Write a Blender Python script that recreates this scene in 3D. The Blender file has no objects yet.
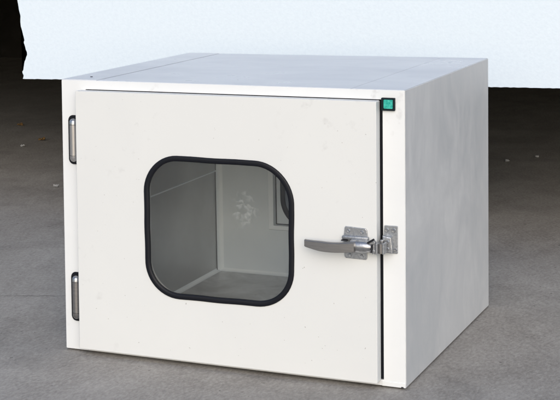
import bpy, bmesh, math, random
from mathutils import Vector, Matrix
random.seed(7)
R = math.radians
sc = bpy.context.scene
C = sc.collection
W, H, D = 0.600, 0.46916, 0.55575          # cabinet width, height, depth (m)

# ------------------------------------------------------------------ materials
def mat(name, base, rough=0.5, metal=0.0, spec=0.5):
    m = bpy.data.materials.new(name); m.use_nodes = True
    b = m.node_tree.nodes['Principled BSDF']
    b.inputs['Base Color'].default_value = (*base, 1)
    b.inputs['Roughness'].default_value = rough
    b.inputs['Metallic'].default_value = metal
    b.inputs['Specular IOR Level'].default_value = spec
    return m
class NT:
    def __init__(s, m): s.t = m.node_tree; s.b = s.t.nodes['Principled BSDF']; s.tc = s.t.nodes.new('ShaderNodeTexCoord')
    def n(s, ty, **kw):
        n = s.t.nodes.new(ty)
        for k, v in kw.items(): setattr(n, k, v)
        return n
    def l(s, a, b): s.t.links.new(a, b)
    def map(s, scale=(1, 1, 1), rot=(0, 0, 0), loc=(0, 0, 0)):
        m = s.n('ShaderNodeMapping'); m.inputs['Scale'].default_value = scale; m.inputs['Rotation'].default_value = rot
        m.inputs['Location'].default_value = loc
        s.l(s.tc.outputs['Object'], m.inputs['Vector']); return m.outputs[0]
    def noise(s, sc_, det=4, rough=0.5, vec=None, dist=0.0):
        n = s.n('ShaderNodeTexNoise'); n.inputs['Scale'].default_value = sc_; n.inputs['Detail'].default_value = det
        n.inputs['Roughness'].default_value = rough; n.inputs['Distortion'].default_value = dist
        s.l(vec if vec is not None else s.tc.outputs['Object'], n.inputs['Vector']); return n.outputs[0]
    def ramp(s, fac, stops):
        r = s.n('ShaderNodeValToRGB'); e = r.color_ramp.elements
        while len(e) < len(stops): e.new(0.5)
        for i, (p, c) in enumerate(stops):
            e[i].position = p; e[i].color = (*(c if isinstance(c, tuple) else (c, c, c)), 1)
        s.l(fac, r.inputs[0]); return r.outputs[0]
    def mix(s, fac, a, b, mode='MIX'):
        m = s.n('ShaderNodeMix', data_type='RGBA', blend_type=mode)
        for i, v in ((0, fac), (6, a), (7, b)):
            if hasattr(v, 'links'): s.l(v, m.inputs[i])
            elif i == 0: m.inputs[0].default_value = v
            else: m.inputs[i].default_value = (*v, 1)
        return m.outputs[2]
    def math(s, op, a, b):
        m = s.n('ShaderNodeMath', operation=op)
        for i, v in ((0, a), (1, b)):
            if hasattr(v, 'links'): s.l(v, m.inputs[i])
            else: m.inputs[i].default_value = v
        return m.outputs[0]
    def bump(s, h, strength=0.2, dist=0.002):
        b = s.n('ShaderNodeBump'); b.inputs['Strength'].default_value = strength; b.inputs['Distance'].default_value = dist
        s.l(h, b.inputs['Height']); s.l(b.outputs[0], s.b.inputs['Normal'])

def paint(name, c1, c2, rough, scale=9, bump=0.05, streak=(1, 1, 1), marks=0.0):
    m = mat(name, c1, rough); t = NT(m)
    v = t.map(streak)
    n = t.noise(scale, 6, 0.6, v, 0.6)
    col = t.mix(t.ramp(n, [(0.36, 0.0), (0.66, 1.0)]), c1, c2)
    if marks:                                   # rubbed grey marks and specks of dirt
        k = t.noise(38, 3, 0.6, t.map((1, 1, 1), (0.3, 0.5, 0.2), (3, 1, 7)))
        big = t.noise(5, 2, 0.5, t.map((1, 1, 1), (0, 0, 0), (9, 4, 2)))
        f = t.math('MULTIPLY', t.ramp(k, [(0.62, 0.0), (0.74, 1.0)]), t.ramp(big, [(0.5, 0.0), (0.65, 1.0)]))
        f = t.math('MULTIPLY', f, marks)
        col = t.mix(f, col, (0.36, 0.36, 0.37))
        d = t.noise(230, 1, 0.4)
        f2 = t.math('MULTIPLY', t.ramp(d, [(0.80, 0.0), (0.82, 1.0)]), 0.5)
        col = t.mix(f2, col, (0.2, 0.19, 0.18))
    t.l(col, t.b.inputs['Base Color'])
    t.l(t.ramp(n, [(0.2, rough * 0.8), (0.8, min(1, rough * 1.25))]), t.b.inputs['Roughness'])
    t.bump(t.noise(420, 2, 0.5), bump, 0.0006)
    return m
M = {}
M['frame'] = paint('white_frame_paint', (0.76, 0.785, 0.805), (0.73, 0.755, 0.775), 0.34, marks=0.35)
M['door'] = paint('door_paint', (0.70, 0.72, 0.725), (0.68, 0.70, 0.708), 0.36, 5, marks=0.25)
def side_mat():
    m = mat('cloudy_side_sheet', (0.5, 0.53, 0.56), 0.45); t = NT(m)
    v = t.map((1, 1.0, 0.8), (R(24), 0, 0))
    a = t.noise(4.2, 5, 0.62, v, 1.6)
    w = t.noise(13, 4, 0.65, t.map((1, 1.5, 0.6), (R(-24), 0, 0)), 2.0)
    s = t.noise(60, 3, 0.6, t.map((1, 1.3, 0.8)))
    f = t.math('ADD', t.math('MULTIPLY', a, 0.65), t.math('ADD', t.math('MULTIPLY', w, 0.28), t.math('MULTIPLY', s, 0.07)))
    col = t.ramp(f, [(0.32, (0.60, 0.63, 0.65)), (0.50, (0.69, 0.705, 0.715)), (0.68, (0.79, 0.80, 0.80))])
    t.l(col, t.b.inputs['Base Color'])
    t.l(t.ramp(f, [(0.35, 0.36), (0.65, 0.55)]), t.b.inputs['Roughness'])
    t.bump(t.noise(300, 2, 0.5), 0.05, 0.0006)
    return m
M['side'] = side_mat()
M['top'] = paint('top_sheet', (0.63, 0.66, 0.715), (0.57, 0.60, 0.66), 0.30, 6, 0.04, (0.8, 1.4, 1), 0.15)
M['dark'] = mat('dark_gap', (0.012, 0.013, 0.018), 0.6)
M['rubber'] = mat('black_rubber', (0.0035, 0.0045, 0.009), 0.5, spec=0.28)
M['black_plastic'] = mat('black_plastic', (0.003, 0.012, 0.017), 0.5, spec=0.2)
M['lens'] = mat('teal_lens', (0.005, 0.36, 0.29), 0.18)
tl = NT(M['lens'])
tl.l(tl.ramp(tl.noise(260, 2, 0.5), [(0.35, (0.005, 0.30, 0.25)), (0.7, (0.06, 0.50, 0.42))]), tl.b.inputs['Base Color'])
tl.bump(tl.noise(330, 1, 0.4), 0.5, 0.001)

def metal(name, c1, c2, r1, r2, scale, streak=(1, 1, 1), met=1.0, bump=0.15):
    m = mat(name, c1, r1, met); t = NT(m)
    n = t.noise(scale, 5, 0.65, t.map(streak), 0.5)
    t.l(t.mix(t.ramp(n, [(0.35, 0.0), (0.65, 1.0)]), c1, c2), t.b.inputs['Base Color'])
    t.l(t.ramp(n, [(0.3, r1), (0.7, r2)]), t.b.inputs['Roughness'])
    t.bump(n, bump, 0.0006)
    return m
M['plate'] = metal('galvanised_plate', (0.48, 0.50, 0.53), (0.30, 0.32, 0.35), 0.25, 0.5, 260, met=0.85, bump=0.5)
M['body'] = metal('cast_latch_metal', (0.52, 0.53, 0.55), (0.33, 0.34, 0.36), 0.24, 0.4, 180, met=0.9, bump=0.4)
M['lever'] = metal('brushed_lever_metal', (0.29, 0.285, 0.285), (0.23, 0.226, 0.228), 0.34, 0.46, 300, (0.12, 1, 1), 0.8)
M['barrel'] = metal('hinge_barrel_metal', (0.56, 0.55, 0.54), (0.44, 0.43, 0.43), 0.3, 0.42, 120, (1, 1, 0.2), 0.8)
M['steel'] = metal('brushed_steel_sheet', (0.56, 0.57, 0.57), (0.50, 0.505, 0.505), 0.34, 0.42, 6, (1, 1, 1), 0.6, 0.0)
M['floor_steel'] = metal('chamber_floor_steel', (0.68, 0.69, 0.70), (0.50, 0.51, 0.515), 0.3, 0.5, 16, (1, 1, 1), 0.35, 0.03)
M['strip'] = mat('corner_strip_paint', (0.90, 0.95, 0.98), 0.3)
# rear inner wall, with a rubbed patch of residue of its own shape
m = mat('chamber_rear_paint', (0.5, 0.52, 0.53), 0.38); t = NT(m)
base = t.mix(t.ramp(t.noise(6, 4, 0.6), [(0.35, 0.0), (0.65, 1.0)]), (0.81, 0.87, 0.91), (0.73, 0.79, 0.83))
t.l(base, t.b.inputs['Base Color'])
M['rear_inner'] = m
M['chamber_paint'] = paint('chamber_paint', (0.86, 0.88, 0.90), (0.82, 0.84, 0.86), 0.35)
# thin window glass
m = bpy.data.materials.new('window_glass'); m.use_nodes = True; nt = m.node_tree; nt.nodes.clear()
o = nt.nodes.new('ShaderNodeOutputMaterial'); mx = nt.nodes.new('ShaderNodeMixShader'); tr = nt.nodes.new('ShaderNodeBsdfTransparent')
gl = nt.nodes.new('ShaderNodeBsdfGlossy'); fr = nt.nodes.new('ShaderNodeFresnel'); fr.inputs[0].default_value = 1.5
tr.inputs[0].default_value = (0.965, 0.98, 0.99, 1); gl.inputs['Roughness'].default_value = 0.04
nt.links.new(fr.outputs[0], mx.inputs[0]); nt.links.new(tr.outputs[0], mx.inputs[1]); nt.links.new(gl.outputs[0], mx.inputs[2]); nt.links.new(mx.outputs[0], o.inputs[0])
M['glass'] = m
m2 = m.copy(); m2.name = 'grey_glass'; M['grey_glass'] = m2
for nd in m2.node_tree.nodes:
    if nd.type == 'BSDF_TRANSPARENT': nd.inputs[0].default_value = (0.62, 0.60, 0.57, 1)
# rubbed smears and a thin film of dust on the door pane
m = M['glass']; nt = m.node_tree
class GT(NT):
    def __init__(s, m): s.t = m.node_tree; s.tc = s.t.nodes.new('ShaderNodeTexCoord')
g = GT(m)
gr = g.n('ShaderNodeTexGradient', gradient_type='SPHERICAL')
mp = g.n('ShaderNodeMapping', vector_type='TEXTURE')
mp.inputs['Location'].default_value = (0.343 - W / 2, -0.0185 - D / 2, 0.272); mp.inputs['Scale'].default_value = (0.030, 0.2, 0.036)
g.l(g.tc.outputs['Object'], mp.inputs['Vector']); g.l(mp.outputs[0], gr.inputs[0])
sm = g.math('MULTIPLY', g.ramp(gr.outputs['Fac'], [(0.0, 0.0), (0.5, 1.0)]), g.ramp(g.noise(95, 5, 0.7, None, 0.4), [(0.50, 0.0), (0.68, 1.0)]))
film = g.math('MULTIPLY', g.ramp(g.noise(14, 5, 0.7), [(0.35, 0.3), (0.7, 1.0)]), 0.012)
fac = g.math('ADD', g.math('MULTIPLY', sm, 0.14), film)
df = g.n('ShaderNodeBsdfDiffuse'); df.inputs[0].default_value = (0.75, 0.78, 0.8, 1)
m3 = g.n('ShaderNodeMixShader'); g.l(fac, m3.inputs[0]); g.l(mx.outputs[0], m3.inputs[1]); g.l(df.outputs[0], m3.inputs[2]); g.l(m3.outputs[0], o.inputs[0])
# foam board: bright bluish-white beads
m = mat('foam_board', (0.83, 0.87, 0.91), 0.75); t = NT(m)
vo = t.n('ShaderNodeTexVoronoi'); vo.inputs['Scale'].default_value = 210; t.l(t.tc.outputs['Object'], vo.inputs['Vector'])
t.l(t.ramp(t.noise(120, 4, 0.7), [(0.3, (0.66, 0.755, 0.85)), (0.6, (0.70, 0.795, 0.885))]), t.b.inputs['Base Color'])
t.bump(vo.outputs['Distance'], 0.12, 0.001)
M['foam'] = m
# concrete
m = mat('concrete', (0.2, 0.2, 0.2), 0.82); t = NT(m)
big = t.noise(1.3, 5, 0.6, t.map((1, 0.75, 1), (0, 0, R(-12))), 0.8)
mid = t.noise(9, 6, 0.7, t.map((1, 0.55, 1), (0, 0, R(27))), 0.6)
fine = t.noise(190, 3, 0.7, t.map((1, 0.45, 1), (0, 0, R(27))))
grit = t.noise(60, 5, 0.75, t.map((1, 0.5, 1), (0, 0, R(27))))
f = t.math('ADD', t.math('MULTIPLY', big, 0.42), t.math('ADD', t.math('MULTIPLY', mid, 0.38), t.math('MULTIPLY', grit, 0.20)))
col = t.ramp(f, [(0.38, (0.225, 0.207, 0.187)), (0.50, (0.345, 0.325, 0.30)), (0.62, (0.46, 0.437, 0.408))])
col = t.mix(0.33, col, t.ramp(fine, [(0.3, (.14,.13,.12)), (0.5, (.33,.312,.29)), (0.72, (.58,.555,.52))]), 'MIX')
sp = t.ramp(t.noise(85, 2, 0.5, t.map((1, 1, 1), (0, 0, 1), (5, 5, 0))), [(0.70, 0.0), (0.76, 0.55)])
col = t.mix(sp, col, (0.42, 0.41, 0.39))
pit = t.ramp(t.noise(64, 2, 0.5, t.map((1, 1, 1), (0, 0, 2), (15, 5, 0))), [(0.71, 0.0), (0.76, 0.7)])
col = t.mix(pit, col, (0.06, 0.055, 0.05))
# damp/oily blotches
bl = t.ramp(t.noise(2.7, 4, 0.6, t.map((0.9, 0.9, 1), (0, 0, R(20)), (6, 3, 0)), 1.0), [(0.54, 0.0), (0.74, 0.38)])
col = t.mix(bl, col, (0.11, 0.105, 0.10))
t.l(col, t.b.inputs['Base Color'])
t.bump(t.math('ADD', fine, t.math('MULTIPLY', grit, 0.8)), 0.5, 0.0025)
M['concrete'] = m
M['wall'] = paint('shade_wall_black', (0.010, 0.010, 0.010), (0.007, 0.007, 0.007), 0.9)  # near-black, so the added enclosure reads as unlit depth
M['crack'] = mat('crack_filling', (0.075, 0.07, 0.066), 0.9)
M['leaf'] = mat('dry_leaf', (0.17, 0.10, 0.035), 0.8)
M['chip'] = mat('paint_chip', (0.36, 0.37, 0.38), 0.8)

# ------------------------------------------------------------------ helpers
ROOT = Vector((W / 2, D / 2, 0))
COR = {(0, 0, 1): (.0027, .0013), (1, 0, 1): (-.0003, .0003), (0, 0, 0): (-.0007, 0), (1, 0, 0): (-.0013, 0),
       (0, 1, 1): (-.0025, -.0018), (1, 1, 1): (.0010, -.0001), (0, 1, 0): (0, 0), (1, 1, 0): (.0014, 0)}
def warp(p):          # the real cabinet is a few mm out of square
    a = (p.x / W, p.y / D, p.z / H); dx = dz = 0
    for k, (cx, cz) in COR.items():
        w = 1
        for i in range(3): w *= a[i] if k[i] else 1 - a[i]
        dx += w * cx; dz += w * cz
    return Vector((p.x + dx, p.y, p.z + dz))
def obj(name, bm, m, parent=None, warped=True, smooth=None, label=None):
    if parent is not None:
        for v in bm.verts: v.co = (warp(v.co) if warped else v.co) - ROOT
    bmesh.ops.recalc_face_normals(bm, faces=bm.faces)
    me = bpy.data.meshes.new(name); bm.to_mesh(me); bm.free()
    me.materials.append(M[m])
    if smooth is not None:
        for p in me.polygons: p.use_smooth = True
        me.set_sharp_from_angle(angle=R(smooth))
    o = bpy.data.objects.new(name, me); C.objects.link(o)
    if parent is not None: o.parent = parent
    if label: o['label'] = label
    return o
def tag(o, label=None, cat=None, group=None, kind=None):
    for k, v in (('label', label), ('category', cat), ('group', group), ('kind', kind)):
        if v: o[k] = v
    return o
def box(bm, x0, x1, y0, y1, z0, z1, bev=0.0, seg=2):
    r = bmesh.ops.create_cube(bm, size=1)
    vs = r['verts']
    for v in vs: v.co = Vector(((x0 + x1) / 2 + v.co.x * (x1 - x0), (y0 + y1) / 2 + v.co.y * (y1 - y0), (z0 + z1) / 2 + v.co.z * (z1 - z0)))
    if bev:
        es = list({e for v in vs for e in v.link_edges})
        bmesh.ops.bevel(bm, geom=es, offset=bev, segments=seg, affect='EDGES', profile=0.5)
    return bm
def B(*a, **k): return box(bmesh.new(), *a, **k)
def rrect(x0, x1, z0, z1, r, n=10):      # closed loop of (x, z), counter-clockwise
    rr = r if isinstance(r, (list, tuple)) else [r] * 4
    cs = [(x1 - rr[0], z1 - rr[0], 0, rr[0]), (x0 + rr[1], z1 - rr[1], 90, rr[1]), (x0 + rr[2], z0 + rr[2], 180, rr[2]), (x1 - rr[3], z0 + rr[3], 270, rr[3])]
    out = []
    for cx, cz, a0, q in cs:
        for i in range(n + 1):
            a = R(a0 + 90 * i / n); out.append((cx + q * math.cos(a), cz + q * math.sin(a)))
    return out
def plate_hole(outer, inner, y0, y1, bev=0.0):
    """slab between y0 (front) and y1 with the rounded outline `outer` and hole `inner` (same point count)"""
    bm = bmesh.new(); n = len(outer)
    L = {}
    for key, loop, y in (('of', outer, y0), ('if', inner, y0), ('ob', outer, y1), ('ib', inner, y1)):
        L[key] = [bm.verts.new((x, y, z)) for x, z in loop]
    for i in range(n):
        j = (i + 1) % n
        bm.faces.new((L['of'][i], L['of'][j], L['if'][j], L['if'][i]))
        bm.faces.new((L['ob'][i], L['ib'][i], L['ib'][j], L['ob'][j]))
        bm.faces.new((L['of'][i], L['ob'][i], L['ob'][j], L['of'][j]))
        bm.faces.new((L['if'][i], L['if'][j], L['ib'][j], L['ib'][i]))
    if bev:
        es = [e for e in bm.edges if (e.verts[0] in L['of'] and e.verts[1] in L['of'])]
        bmesh.ops.bevel(bm, geom=es, offset=bev, segments=3, affect='EDGES', profile=0.5)
    return bm
def prism(loop, y0, y1, bev=0.0):
    bm = bmesh.new()
    a = [bm.verts.new((x, y0, z)) for x, z in loop]; b = [bm.verts.new((x, y1, z)) for x, z in loop]
    f = bm.faces.new(a); bm.faces.new(list(reversed(b)))
    for i in range(len(loop)):
        j = (i + 1) % len(loop); bm.faces.new((a[i], a[j], b[j], b[i]))
    if bev: bmesh.ops.bevel(bm, geom=list(f.edges), offset=bev, segments=2, affect='EDGES', profile=0.5)
    return bm
def sweep_ring(loop, y, prof):
    """sweep a closed (offset, dy) profile along the rounded loop"""
    bm = bmesh.new(); n = len(loop); rings = []
    pts = [p for i, p in enumerate(loop) if (Vector(p) - Vector(loop[i - 1])).length > 1e-6]; n = len(pts)
    for i in range(n):
        a, b = Vector(pts[i - 1]), Vector(pts[(i + 1) % n]); t = (b - a).normalized(); nrm = Vector((-t.y, t.x))   # points inward (ccw)
        rings.append([bm.verts.new((pts[i][0] + nrm.x * o_, y + dy, pts[i][1] + nrm.y * o_)) for o_, dy in prof])
    k = len(prof)
    for i in range(n):
        r0, r1 = rings[i], rings[(i + 1) % n]
        for j in range(k): bm.faces.new((r0[j], r0[(j + 1) % k], r1[(j + 1) % k], r1[j]))
    return bm
def cyl(bm, p0, p1, r, seg=24, r2=None, caps=True):
    p0, p1 = Vector(p0), Vector(p1); d = p1 - p0
    res = bmesh.ops.create_cone(bm, cap_ends=caps, segments=seg, radius1=r, radius2=r if r2 is None else r2, depth=d.length)
    q = d.to_track_quat('Z', 'Y').to_matrix().to_4x4(); q.translation = (p0 + p1) / 2
    bmesh.ops.transform(bm, matrix=q, verts=res['verts'])
    return bm
def screw(x, y, z, r, parent, m='plate', slot=20):
    bm = bmesh.new()
    n = 16; prof = [(1.0, 0), (0.96, -0.35), (0.75, -0.6), (0.0, -0.75)]
    rings = []
    for pr, py in prof[:-1]:
        rings.append([bm.verts.new((x + r * pr * math.cos(2 * PI * i / n), y + r * py, z + r * pr * math.sin(2 * PI * i / n))) for i in range(n)])
    top = bm.verts.new((x, y - r * .5, z))
    for a, b in zip(rings, rings[1:]):
        for i in range(n): bm.faces.new((a[i], a[(i + 1) % n], b[(i + 1) % n], b[i]))
    for i in range(n): bm.faces.new((rings[-1][i], rings[-1][(i + 1) % n], top))
    s = obj('screw', bm, m, parent, smooth=30)
    return s
PI = math.pi

# ------------------------------------------------------------------ the pass box
root = bpy.data.objects.new('pass_box', None); C.objects.link(root); root.location = ROOT
root.empty_display_size = 0.1
tag(root, 'white metal pass box cabinet with latched window door standing on the concrete floor', 'pass box')
# front frame, outer return folded 22 mm back
hx0, hx1, hz0, hz1 = 0.046, 0.5656, 0.0125, 0.4545
obj('front_frame', plate_hole(rrect(0.0, W, 0.0032, H, 0.0012, 3), rrect(hx0, hx1, hz0, hz1, 0.0015, 3), 0.0, 0.026, 0.0006), 'frame', root)
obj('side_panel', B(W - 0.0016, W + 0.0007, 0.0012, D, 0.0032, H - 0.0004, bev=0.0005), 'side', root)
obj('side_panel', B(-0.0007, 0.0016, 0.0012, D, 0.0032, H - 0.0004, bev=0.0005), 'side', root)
bm = bmesh.new()
for a, b, dz in ((0.0002, 0.0660, 0.0009), (0.0680, 0.5140, 0.0002), (0.5150, W - 0.0002, 0.0002)):
    box(bm, a, b, 0.0016, D - 0.0002, H - 0.0022, H + 0.0004 + dz, 0.0004)
top = obj('top_panel', bm, 'top', root)
obj('top_backing', B(0.003, W - 0.003, 0.028, D - 0.004, H - 0.0046, H - 0.0024), 'dark', root)
obj('screw_hole', cyl(bmesh.new(), (0.0343, 0.0466, H + 0.0002), (0.0343, 0.0466, H + 0.0022), 0.0022, 14), 'dark', top)
obj('bottom_panel', B(0.004, W - 0.004, 0.028, D - 0.002, 0.0034, 0.0056), 'side', root)
obj('base_rail', B(0.02, 0.05, 0.03, D - 0.03, 0.0, 0.0033), 'dark', root)
obj('base_rail', B(W - 0.05, W - 0.02, 0.03, D - 0.03, 0.0, 0.0033), 'dark', root)

obj('corner_cap', B(0.5625, W + 0.0004, -0.0009, 0.010, 0.0030, 0.0108, bev=0.0007), 'frame', root)
obj('paint_loss', prism([(0.5925, 0.0029), (0.5945, 0.0052), (0.5955, 0.0046), (0.5968, 0.0050), (0.5975, 0.0029)], -0.0014, -0.0008), 'dark', root)
# window outline shared by door and hole
wx0, wx1, wz0, wz1 = 0.1640, 0.4255, 0.1147, 0.3512
wr = [0.066, 0.060, 0.062, 0.064]
def inset(d): return rrect(wx0 + d, wx1 - d, wz0 + d, wz1 - d, [r - d for r in wr], 14)
NPT = 15 * 4
def outer_loop(x0, x1, z0, z1, r=0.002): return rrect(x0, x1, z0, z1, r, 14)
door = obj('door', plate_hole(outer_loop(0.0365, 0.5612, 0.0112, 0.4532), inset(0.0022), -0.0200, -0.0010, 0.0008), 'door', root)
gp = [(-0.0001, 0.0006), (-0.0001, -0.0010), (0.0008, -0.0022), (0.0022, -0.0027), (0.0062, -0.0027), (0.0078, -0.0022), (0.0090, -0.0008), (0.0090, 0.0030), (0.0052, 0.0030), (0.0050, 0.0006)]
gl_ = []
for (px_, pz_) in inset(0):
    a_ = math.atan2(pz_ - 0.233, px_ - 0.295)
    k_ = 0.0006 * math.sin(3 * a_ + 1.0) + 0.0005 * math.sin(7 * a_) + 0.0006
    gl_.append((px_ + k_ * math.cos(a_), pz_ + k_ * math.sin(a_)))
dense = []
for p_, q_ in zip(gl_, gl_[1:] + gl_[:1]):
    n_ = max(1, int(math.hypot(q_[0] - p_[0], q_[1] - p_[1]) / 0.006))
    for i_ in range(n_):
        t_ = i_ / n_; sag = 0.0004 * math.sin(PI * t_) * math.sin(9 * t_) if n_ > 4 else 0
        dense.append((p_[0] + (q_[0] - p_[0]) * t_ + sag, p_[1] + (q_[1] - p_[1]) * t_ + sag))
obj('window_gasket', sweep_ring(dense, -0.0200, gp), 'rubber', door, smooth=40)
obj('window_pane', prism(inset(0.0054), -0.0194, -0.0172), 'glass', door)
obj('door_seal', plate_hole(rrect(hx0 - 0.004, hx1 + 0.004, hz0 - 0.004, hz1 + 0.004, 0.002, 3), rrect(0.084, 0.517, 0.046, 0.424, 0.004, 3), 0.0265, 0.0300), 'rubber', root)
obj('door_seal', plate_hole(rrect(hx0 + 0.0006, hx1 - 0.0006, hz0 + 0.0006, hz1 - 0.0006, 0.002, 3), rrect(0.066, 0.545, 0.036, 0.436, 0.004, 3), 0.0030, 0.0262), 'rubber', root)

# chamber
cx0, cx1, cy0, cy1, cz0, cz1 = 0.0725, 0.5275, 0.0305, 0.515, 0.035, 0.435
ch = bpy.data.objects.new('chamber', None); C.objects.link(ch); ch.parent = root
bm = B(cx0 - 0.002, cx0, cy0, cy1, cz0, 0.2380, bev=0.0004); box(bm, cx0 - 0.002, cx0 + 0.0008, cy0, cy1, 0.2392, cz1, 0.0006)
obj('side_wall', bm, 'steel', ch)
obj('wall_seam', B(cx0 - 0.0002, cx0 + 0.0016, cy0, cy1 - 0.011, 0.2374, 0.2402, bev=0.0005), 'strip', ch)
obj('side_wall', B(cx1, cx1 + 0.002, cy0, cy1, cz0, cz1), 'chamber_paint', ch)
obj('chamber_floor', B(cx0 - 0.002, cx1 + 0.002, cy0, cy1, cz0 - 0.002, cz0 - 0.0001), 'floor_steel', ch)
obj('chamber_ceiling', B(cx0 - 0.002, cx1 + 0.002, cy0, cy1, cz1 + 0.0001, cz1 + 0.002), 'chamber_paint', ch)
# opening towards the rear door
ox0, ox1, oz0, oz1 = 0.181, 0.419, 0.1265, 0.352
obj('rear_wall', plate_hole(rrect(cx0 - 0.002, cx1 + 0.002, cz0 - 0.002, cz1 + 0.002, 0.001, 3), rrect(ox0 + 0.004, ox1 - 0.004, oz0 + 0.004, oz1 - 0.004, 0.001, 3), cy1 + 0.0002, cy1 + 0.0026), 'rear_inner', ch)
fr = obj('window_frame', plate_hole(rrect(ox0, ox1, oz0, oz1, 0.0015, 3), rrect(ox0 + 0.0105, ox1 - 0.0105, oz0 + 0.0085, oz1 - 0.0085, 0.001, 3), cy1 - 0.004, cy1 + 0.012, 0.0012), 'strip', ch)
obj('sealant', plate_hole(rrect(ox0 - 0.0008, ox1 + 0.0008, oz0 - 0.0008, oz1 + 0.0008, 0.0015, 3), rrect(ox0 + 0.003, ox1 - 0.003, oz0 + 0.003, oz1 - 0.003, 0.001, 3), cy1 - 0.0006, cy1 + 0.0001), 'dark', ch)
obj('sealant', plate_hole(rrect(ox0 + 0.0100, ox1 - 0.0100, oz0 + 0.0080, oz1 - 0.0080, 0.0015, 3), rrect(ox0 + 0.0118, ox1 - 0.0118, oz0 + 0.0098, oz1 - 0.0098, 0.001, 3), cy1 + 0.0098, cy1 + 0.0116), 'dark', ch)
obj('sealant', B(cx0 + 0.0004, cx0 + 0.0012, cy1 - 0.0124, cy1 - 0.0112, cz0 + 0.001, cz1 - 0.001), 'dark', ch)
def strip(name, pts2, axis, a, b, m='strip'):
    bm = bmesh.new(); r0 = []; r1 = []
    for u, v in pts2:
        if axis == 'y': r0.append(bm.verts.new((u, a, v))); r1.append(bm.verts.new((u, b, v)))
        elif axis == 'z': r0.append(bm.verts.new((u, v, a))); r1.append(bm.verts.new((u, v, b)))
        else: r0.append(bm.verts.new((a, u, v))); r1.append(bm.verts.new((b, u, v)))
    n = len(pts2)
    for i in range(n): bm.faces.new((r0[i], r0[(i + 1) % n], r1[(i + 1) % n], r1[i]))
    bm.faces.new(r0); bm.faces.new(list(reversed(r1)))
    return obj(name, bm, m, ch, smooth=50)
def cove(su, sv, cu, cv, leg=0.011, cut=0.30):    # small quarter-round cove strip profile
    p = [(cu, cv)]
    for i in range(7):
        a = R(90 * i / 6); p.append((cu + su * leg * (1 - cut * 2 * math.sin(a) ** 1 * 0.5 - (1 - cut) * math.sin(a)), cv + sv * leg * (1 - cut * math.cos(a) - (1 - cut) * math.cos(a))))
    return p
e = 0.0001
strip('corner_strip', cove(1, 1, cx0 + e, cz0 + e, 0.0065), 'y', cy0 + .001, cy1 - .0005)
strip('corner_strip', cove(1, -1, cx0 + e, cy1 - e, 0.011), 'z', cz0 + .001, cz1 - .001)
strip('corner_strip', cove(-1, 1, cy1 - e, cz0 + e, 0.006), 'x', cx0 + .001, cx1 - .001)
strip('corner_strip', cove(-1, 1, cx1 - e, cz0 + e, 0.009), 'y', cy0 + .001, cy1 - .0005)
strip('corner_strip', cove(-1, -1, cx1 - e, cy1 - e, 0.011), 'z', cz0 + .001, cz1 - .001)

# rear shell and rear door with its own window
obj('rear_panel', plate_hole(rrect(0.002, W - 0.002, 0.0034, H - 0.0026, 0.001, 3), rrect(0.120, 0.480, 0.080, 0.400, 0.002, 3), D - 0.0020, D + 0.0006), 'side', root)
rx0, rx1, rz0, rz1 = 0.2005, 0.4300, 0.1270, 0.3620
def rins(d): return rrect(rx0 + d, rx1 - d, rz0 + d, rz1 - d, 0.060 - d, 14)
rd = obj('rear_door', plate_hole(outer_loop(0.128, 0.472, 0.088, 0.392), rins(0.004), 0.5280, 0.5700, 0.0008), 'rear_inner', root)
obj('window_gasket', sweep_ring(rins(0), 0.5280, gp), 'rubber', rd, smooth=40)
obj('window_pane', prism(rins(0.0054), 0.5290, 0.5312), 'grey_glass', rd)

# hinges (left edge)
for z0, z1, bmn in ((0.3255, 0.4095, 'barrel'), (0.0535, 0.1385, 'lever')):
    h = obj('hinge', prism(rrect(0.0128, 0.0385, z0, z1, 0.0085, 8), -0.0022, -0.0001, 0.0006), 'rubber', root)
    x = 0.0250; y = -0.0065; r = 0.0068
    bm = cyl(bmesh.new(), (x, y, z0 + 0.0160), (x, y, z1 - 0.0160), r); obj('barrel', bm, bmn, h, smooth=40)
    for a, b, f in ((z1 - 0.0154, z1 - 0.0050, 1), (z0 + 0.0154, z0 + 0.0050, -1)):
        bm = bmesh.new(); rings = []
        for q, rr in ((0, 1), (0.55, 0.98), (0.82, 0.72), (0.97, 0.38), (1.0, 0.02)):
            rings.append([bm.verts.new((x + r * 1.03 * rr * math.cos(2 * PI * i / 20), y + r * 1.03 * rr * math.sin(2 * PI * i / 20), a + (b - a) * q)) for i in range(20)])
        for p, q in zip(rings, rings[1:]):
            for i in range(20): bm.faces.new((p[i], p[(i + 1) % 20], q[(i + 1) % 20], q[i]))
        bm.faces.new(rings[0]); bm.faces.new(rings[-1])
        obj('end_cap', bm, 'body' if f > 0 else bmn, h, smooth=50)

# indicator lamp
il = obj('indicator_light', plate_hole(rrect(0.5644, 0.5860, 0.4376, 0.4576, 0.0012, 5), rrect(0.5684, 0.5832, 0.4408, 0.4550, 0.0010, 5), -0.0045, -0.0002, 0.0006), 'black_plastic', root)
obj('lens', prism(rrect(0.5686, 0.5830, 0.4410, 0.4548, 0.0010, 5), -0.0052, -0.0004, 0.0010), 'lens', il)

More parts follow.
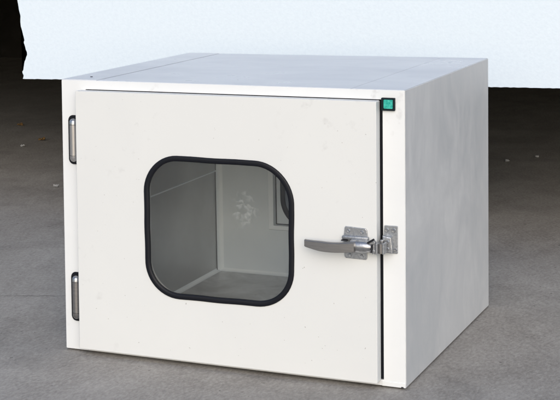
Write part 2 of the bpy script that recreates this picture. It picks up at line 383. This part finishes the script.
# latch on the door -------------------------------------------------
la = bpy.data.objects.new('latch', None); C.objects.link(la); la.parent = root
DF = -0.0200
pl = [(0.5100, 0.2095), (0.5120, 0.2068), (0.5445, 0.2062), (0.5462, 0.2085), (0.5470, 0.2330), (0.5478, 0.2400), (0.5462, 0.2525), (0.5440, 0.2552), (0.5118, 0.2568), (0.5105, 0.2550), (0.5090, 0.2420), (0.5082, 0.2380), (0.5096, 0.2330)]
obj('mounting_plate', prism(pl, DF - 0.0026, DF - 0.0001, 0.0007), 'plate', la)
obj('plate_ridge', B(0.5075, 0.5500, DF - 0.0085, DF - 0.0020, 0.2370, 0.2432, bev=0.0018, seg=3), 'plate', la, smooth=40)
obj('plate_dark_slot', B(0.5064, 0.5160, DF - 0.0088, DF - 0.0030, 0.2346, 0.2364, bev=0.0005), 'dark', la)  # dark bar just below the left end of the ridge
for sx, sz in ((0.5165, 0.2500), (0.5385, 0.2492), (0.5190, 0.2122), (0.5385, 0.2118)): screw(sx, DF - 0.0026, sz, 0.0029, la)
# pivot housing: stubby cast barrel lying along x, tapering to the link
bm = bmesh.new()
prof = [(0.5250, 0.0098, 0.0110, -0.0330), (0.5280, 0.0104, 0.0118, -0.0330), (0.5420, 0.0106, 0.0118, -0.0330), (0.5480, 0.0100, 0.0110, -0.0335), (0.5540, 0.0080, 0.0090, -0.0345), (0.5580, 0.0052, 0.0065, -0.0350)]
rings = []
for x, rz_, ry_, yc in prof:
    rings.append([bm.verts.new((x, yc + ry_ * math.cos(2 * PI * i / 28), 0.2300 + rz_ * math.sin(2 * PI * i / 28))) for i in range(28)])
for p, q in zip(rings, rings[1:]):
    for i in range(28): bm.faces.new((p[i], p[(i + 1) % 28], q[(i + 1) % 28], q[i]))
bm.faces.new(rings[0]); bm.faces.new(rings[-1])
obj('pivot_housing', bm, 'body', la, smooth=45)
# lever: curved flat bar widening from tip to root
bm = bmesh.new(); secs = []
N = 28
for i in range(N + 1):
    s = i / N; x = 0.4525 + s * (0.5335 - 0.4525)
    zc = 0.2302 - 0.0040 * math.sin(PI * min(1, s * 1.05)) * 0.75 - 0.0006 * s + (0.0004 if s < .02 else 0)
    hh = 0.0054 + 0.0022 * min(1, s / 0.30)
    yc = -0.0430 - 0.0025 * math.sin(PI * s * 0.8) + 0.001 * s
    th = 0.0040 + 0.0012 * s
    q = 0.0013
    sec = [(-hh + q, -th), (hh - q, -th), (hh, -th + q), (hh, th - q), (hh - q, th), (-hh + q, th), (-hh, th - q), (-hh, -th + q)]
    secs.append([bm.verts.new((x, yc + b, zc + a)) for a, b in sec])
for p, q in zip(secs, secs[1:]):
    for j in range(8): bm.faces.new((p[j], p[(j + 1) % 8], q[(j + 1) % 8], q[j]))
bm.faces.new(secs[0]); bm.faces.new(secs[-1])
obj('lever', bm, 'lever', la, smooth=35)
# link and roller reaching over the gap to the keeper
bm = box(bmesh.new(), 0.5555, 0.5640, -0.0400, -0.0300, 0.2215, 0.2262, 0.0008); box(bm, 0.5555, 0.5640, -0.0400, -0.0300, 0.2348, 0.2392, 0.0008)
box(bm, 0.5545, 0.5585, -0.0380, -0.0310, 0.2255, 0.2352, 0.0008)
obj('link', bm, 'body', la)
obj('link_pin', cyl(bmesh.new(), (0.5612, -0.0360, 0.2195), (0.5612, -0.0360, 0.2412), 0.0022, 16), 'plate', la, smooth=40)
bm = box(bmesh.new(), 0.5640, 0.5672, -0.0370, -0.0240, 0.2190, 0.2360, 0.0007); box(bm, 0.5735, 0.5765, -0.0330, -0.0160, 0.2190, 0.2360, 0.0007)
obj('roller_arm', bm, 'plate', la)
obj('roller', cyl(bmesh.new(), (0.5702, -0.0270, 0.2195), (0.5702, -0.0270, 0.2345), 0.0044, 24), 'lever', la, smooth=40)
obj('spring_clip', cyl(bmesh.new(), (0.5530, -0.0400, 0.2370), (0.5640, -0.0440, 0.2440), 0.0016, 12), 'dark', la, smooth=40)
obj('spring_clip', cyl(bmesh.new(), (0.5590, -0.0415, 0.2225), (0.5600, -0.0415, 0.2340), 0.0014, 12), 'dark', la, smooth=40)
# keeper on the frame
ke = bpy.data.objects.new('keeper', None); C.objects.link(ke); ke.parent = root
obj('keeper_plate', prism([(0.5665, 0.2160), (0.5675, 0.2150), (0.5880, 0.2150), (0.5890, 0.2160), (0.5890, 0.2575), (0.5880, 0.2585), (0.5690, 0.2585), (0.5680, 0.2575), (0.5680, 0.2420), (0.5665, 0.2400)], -0.0026, -0.0002, 0.0006), 'plate', ke)
obj('keeper_hook', prism([(0.5680, 0.2170), (0.5835, 0.2170), (0.5840, 0.2230), (0.5815, 0.2420), (0.5680, 0.2440)], -0.0130, -0.0024, 0.0016), 'plate', ke)
obj('keeper_lip', B(0.5667, 0.5715, -0.0205, -0.0120, 0.2180, 0.2390, bev=0.0010), 'body', ke)
for sx, sz in ((0.5720, 0.2515), (0.5830, 0.2515)): screw(sx, -0.0026, sz, 0.0034, ke, 'body')
screw(0.5760, -0.0130, 0.2345, 0.0032, ke, 'body'); screw(0.5755, -0.0130, 0.2235, 0.0032, ke, 'body')
screw(0.5857, -0.0026, 0.2210, 0.0026, ke, 'body')

# ------------------------------------------------------------------ the foam board behind
bm = bmesh.new()
bx0, bx1, bz0, bz1 = -0.650, 0.84, 0.353, 1.45
left = [(-0.650, 0.3530), (-0.6475, 0.362), (-0.651, 0.371), (-0.6475, 0.378), (-0.6485, 0.386), (-0.6440, 0.396), (-0.6395, 0.406), (-0.6360, 0.413), (-0.6365, 0.420), (-0.6410, 0.433), (-0.6445, 0.442), (-0.6425, 0.449), (-0.6470, 0.460), (-0.6490, 0.475), (-0.6530, 0.492), (-0.6520, 0.510), (-0.658, 0.54)]
z = 0.54; x = -0.658
left2 = []
while z < bz1 - 0.03:
    z += random.uniform(0.008, 0.025); x += random.uniform(-0.005, 0.0045); left2.append((x, z))
outl = []
dl = []
for p, q in zip(left, left[1:]):
    dl.append(p); dl.append(((p[0] + q[0]) / 2 + random.uniform(-.0012, .0012), (p[1] + q[1]) / 2))
dl.append(left[-1])
bottom = []
nb = 220
for i in range(1, nb):
    s = i / nb; bottom.append((bx0 + s * (bx1 - bx0), 0.353 + (0.3670 - 0.353) * s * 1.49 / 1.301 + random.uniform(-.0005, .0005)))
top_ = [(bx1, bz1), (x, bz1)]
outl = list(reversed(left2)) + list(reversed(dl)) + bottom + [(bx1, bottom[-1][1])] + top_
bm = bmesh.new()
fa = [bm.verts.new((p[0], 1.0, p[1])) for p in outl]
fb = [bm.verts.new((p[0] + random.uniform(-.001, .001), 1.04, p[1] + 0.0)) for p in outl]
f1 = bm.faces.new(fa); f2 = bm.faces.new(list(reversed(fb)))
for i in range(len(outl)):
    j = (i + 1) % len(outl); bm.faces.new((fa[i], fa[j], fb[j], fb[i]))
bmesh.ops.triangulate(bm, faces=[f1, f2])
fo = obj('foam_board', bm, 'foam')
tag(fo, 'large bright white foam board with a ragged broken left edge behind the cabinet', 'foam board')

# ------------------------------------------------------------------ ground and an added dark enclosure that shades the far floor
bm = bmesh.new()
vs = [bm.verts.new(p) for p in ((-60, -60, 0), (60, -60, 0), (60, 30, 0), (-60, 30, 0))]; bm.faces.new(vs)
tag(obj('ground', bm, 'concrete'), kind='structure')
tag(obj('shade_rear_wall', B(-4.0, 4.0, 5.0, 5.2, -0.1, 0.636), 'wall'), kind='structure')  # added backdrop, shuts out light from behind the board
tag(obj('shade_side_wall', B(-4.2, -4.004, 1.1, 5.2, -0.1, 0.636), 'wall'), kind='structure')  # added unseen wall, blocks daylight from the left
tag(obj('shade_side_wall', B(4.004, 4.2, 1.1, 5.2, -0.1, 0.636), 'wall'), kind='structure')  # added unseen wall, blocks daylight from the right
tag(obj('shade_ceiling', B(-4.3, 4.3, 1.06, 5.3, 0.64, 0.78), 'wall'), kind='structure')  # added low slab out of view, keeps sky light off the far floor
# crack in the concrete
def crackline(pts, w, seed):
    rnd = random.Random(seed); bm = bmesh.new(); P = []
    for (x0, y0), (x1, y1) in zip(pts, pts[1:]):
        n = max(2, int(math.hypot(x1 - x0, y1 - y0) / 0.012))
        for i in range(n):
            s = i / n; P.append((x0 + (x1 - x0) * s + rnd.uniform(-.0015, .0015), y0 + (y1 - y0) * s + rnd.uniform(-.003, .003)))
    up = [bm.verts.new((x, y + w * rnd.uniform(.3, 1), 0.0006)) for x, y in P]; dn = [bm.verts.new((x, y - w * rnd.uniform(.3, 1), 0.0006)) for x, y in P]
    for i in range(len(P) - 1): bm.faces.new((dn[i], dn[i + 1], up[i + 1], up[i]))
    return bm
tag(obj('ground_crack', crackline([(-0.9, 0.15), (-0.305, 0.287), (-0.189, 0.333), (0.05, 0.40)], 0.0009, 3), 'crack'), kind='structure')
# litter
def leaf(name, x, y, s, rz, m, label, cat, group=None):
    bm = bmesh.new(); n = 12; c = bm.verts.new((0, 0, s * .16)); rg = []
    for i in range(n):
        a = 2 * PI * i / n; r = s * (0.6 + 0.3 * abs(math.cos(a))) * random.uniform(.7, 1.15)
        rg.append(bm.verts.new((r * math.cos(a), 0.9 * r * math.sin(a), random.uniform(0.001, s * .8))))
    for i in range(n): bm.faces.new((rg[i], rg[(i + 1) % n], c))
    ext = bmesh.ops.extrude_face_region(bm, geom=bm.faces[:])
    for v in [g for g in ext['geom'] if isinstance(g, bmesh.types.BMVert)]: v.co.z += 0.002
    o = obj(name, bm, m); o.location = (x, y, 0.0005); o.rotation_euler = (0, 0, rz)
    return tag(o, label, cat, 'dry leaves on the floor' if cat == 'leaf' else 'pale chips on the floor')
leaf('dry_leaf', -1.549, 2.528, 0.014, 0.3, 'leaf', 'brown dry leaf on the dark floor at the far left, farthest from the cabinet', 'leaf')
leaf('dry_leaf', -1.282, 2.215, 0.015, 1.0, 'leaf', 'orange brown dry leaf between the pale chip and the cabinet hinge side', 'leaf')
leaf('paint_chip', -1.275, 2.072, 0.010, 0.0, 'chip', 'small pale chip on the dark floor left of the cabinet just below the brown leaves', 'chip')
leaf('paint_chip', -0.800, 1.425, 0.009, 0.5, 'chip', 'small pale chip on the floor close against the left edge of the cabinet', 'chip')
leaf('paint_chip', 0.271, 2.263, 0.008, 0.9, 'chip', 'small pale chip on the dark floor right of the cabinet, nearer the cabinet side', 'chip')
leaf('paint_chip', 0.338, 2.366, 0.0065, 0.2, 'chip', 'tiny pale chip on the dark floor at the right, farther right than its neighbour', 'chip')
leaf('paint_chip', 0.720, 0.655, 0.0045, 0.2, 'chip', 'tiny pale chip on the lit floor right of the cabinet rear corner', 'chip')

# ------------------------------------------------------------------ light
EL, AZ = 27, 159           # sun elevation; azimuth clockwise from +Y (behind the camera)
w = bpy.data.worlds.new("World"); sc.world = w; w.use_nodes = True
nt = w.node_tree; sk = nt.nodes.new('ShaderNodeTexSky'); sk.sky_type = 'NISHITA'; sk.sun_disc = False
sk.sun_elevation = R(EL); sk.sun_rotation = R(AZ); sk.air_density = 1.0; sk.dust_density = 2.0
nt.links.new(sk.outputs[0], nt.nodes['Background'].inputs[0]); nt.nodes['Background'].inputs[1].default_value = 0.12
ld = bpy.data.lights.new('sun', 'SUN'); ld.energy = 0.93; ld.angle = R(58); ld.color = (1.0, 0.99, 0.972)
lo = bpy.data.objects.new('sun', ld); C.objects.link(lo)
d = Vector((math.sin(R(AZ)) * math.cos(R(EL)), math.cos(R(AZ)) * math.cos(R(EL)), math.sin(R(EL))))
lo.rotation_euler = d.to_track_quat('Z', 'Y').to_euler(); lo.location = d * 5

# ------------------------------------------------------------------ camera
cd = bpy.data.cameras.new('camera'); co = bpy.data.objects.new('camera', cd); C.objects.link(co); sc.camera = co
co.location = (1.24478002, -2.28542507, 0.73794418)
co.rotation_euler = (R(85.17279605), R(1.2960215), R(26.80966605))
cd.sensor_width = 36; cd.sensor_fit = 'HORIZONTAL'; cd.lens = 1529.6207522694845 * 36 / 560
cd.shift_x = 176.50898221 / 560; cd.shift_y = -149.10497773 / 560
cd.clip_start = 0.05; cd.clip_end = 300
sc.view_settings.view_transform = 'Standard'; sc.view_settings.look = 'None'; sc.view_settings.gamma = 1
sc.view_settings.exposure = 0.45
sc.render.engine = 'CYCLES'
sc.cycles.max_bounces = 10; sc.cycles.diffuse_bounces = 5; sc.cycles.transparent_max_bounces = 12
sc.render.resolution_x = 1024; sc.render.resolution_y = 731
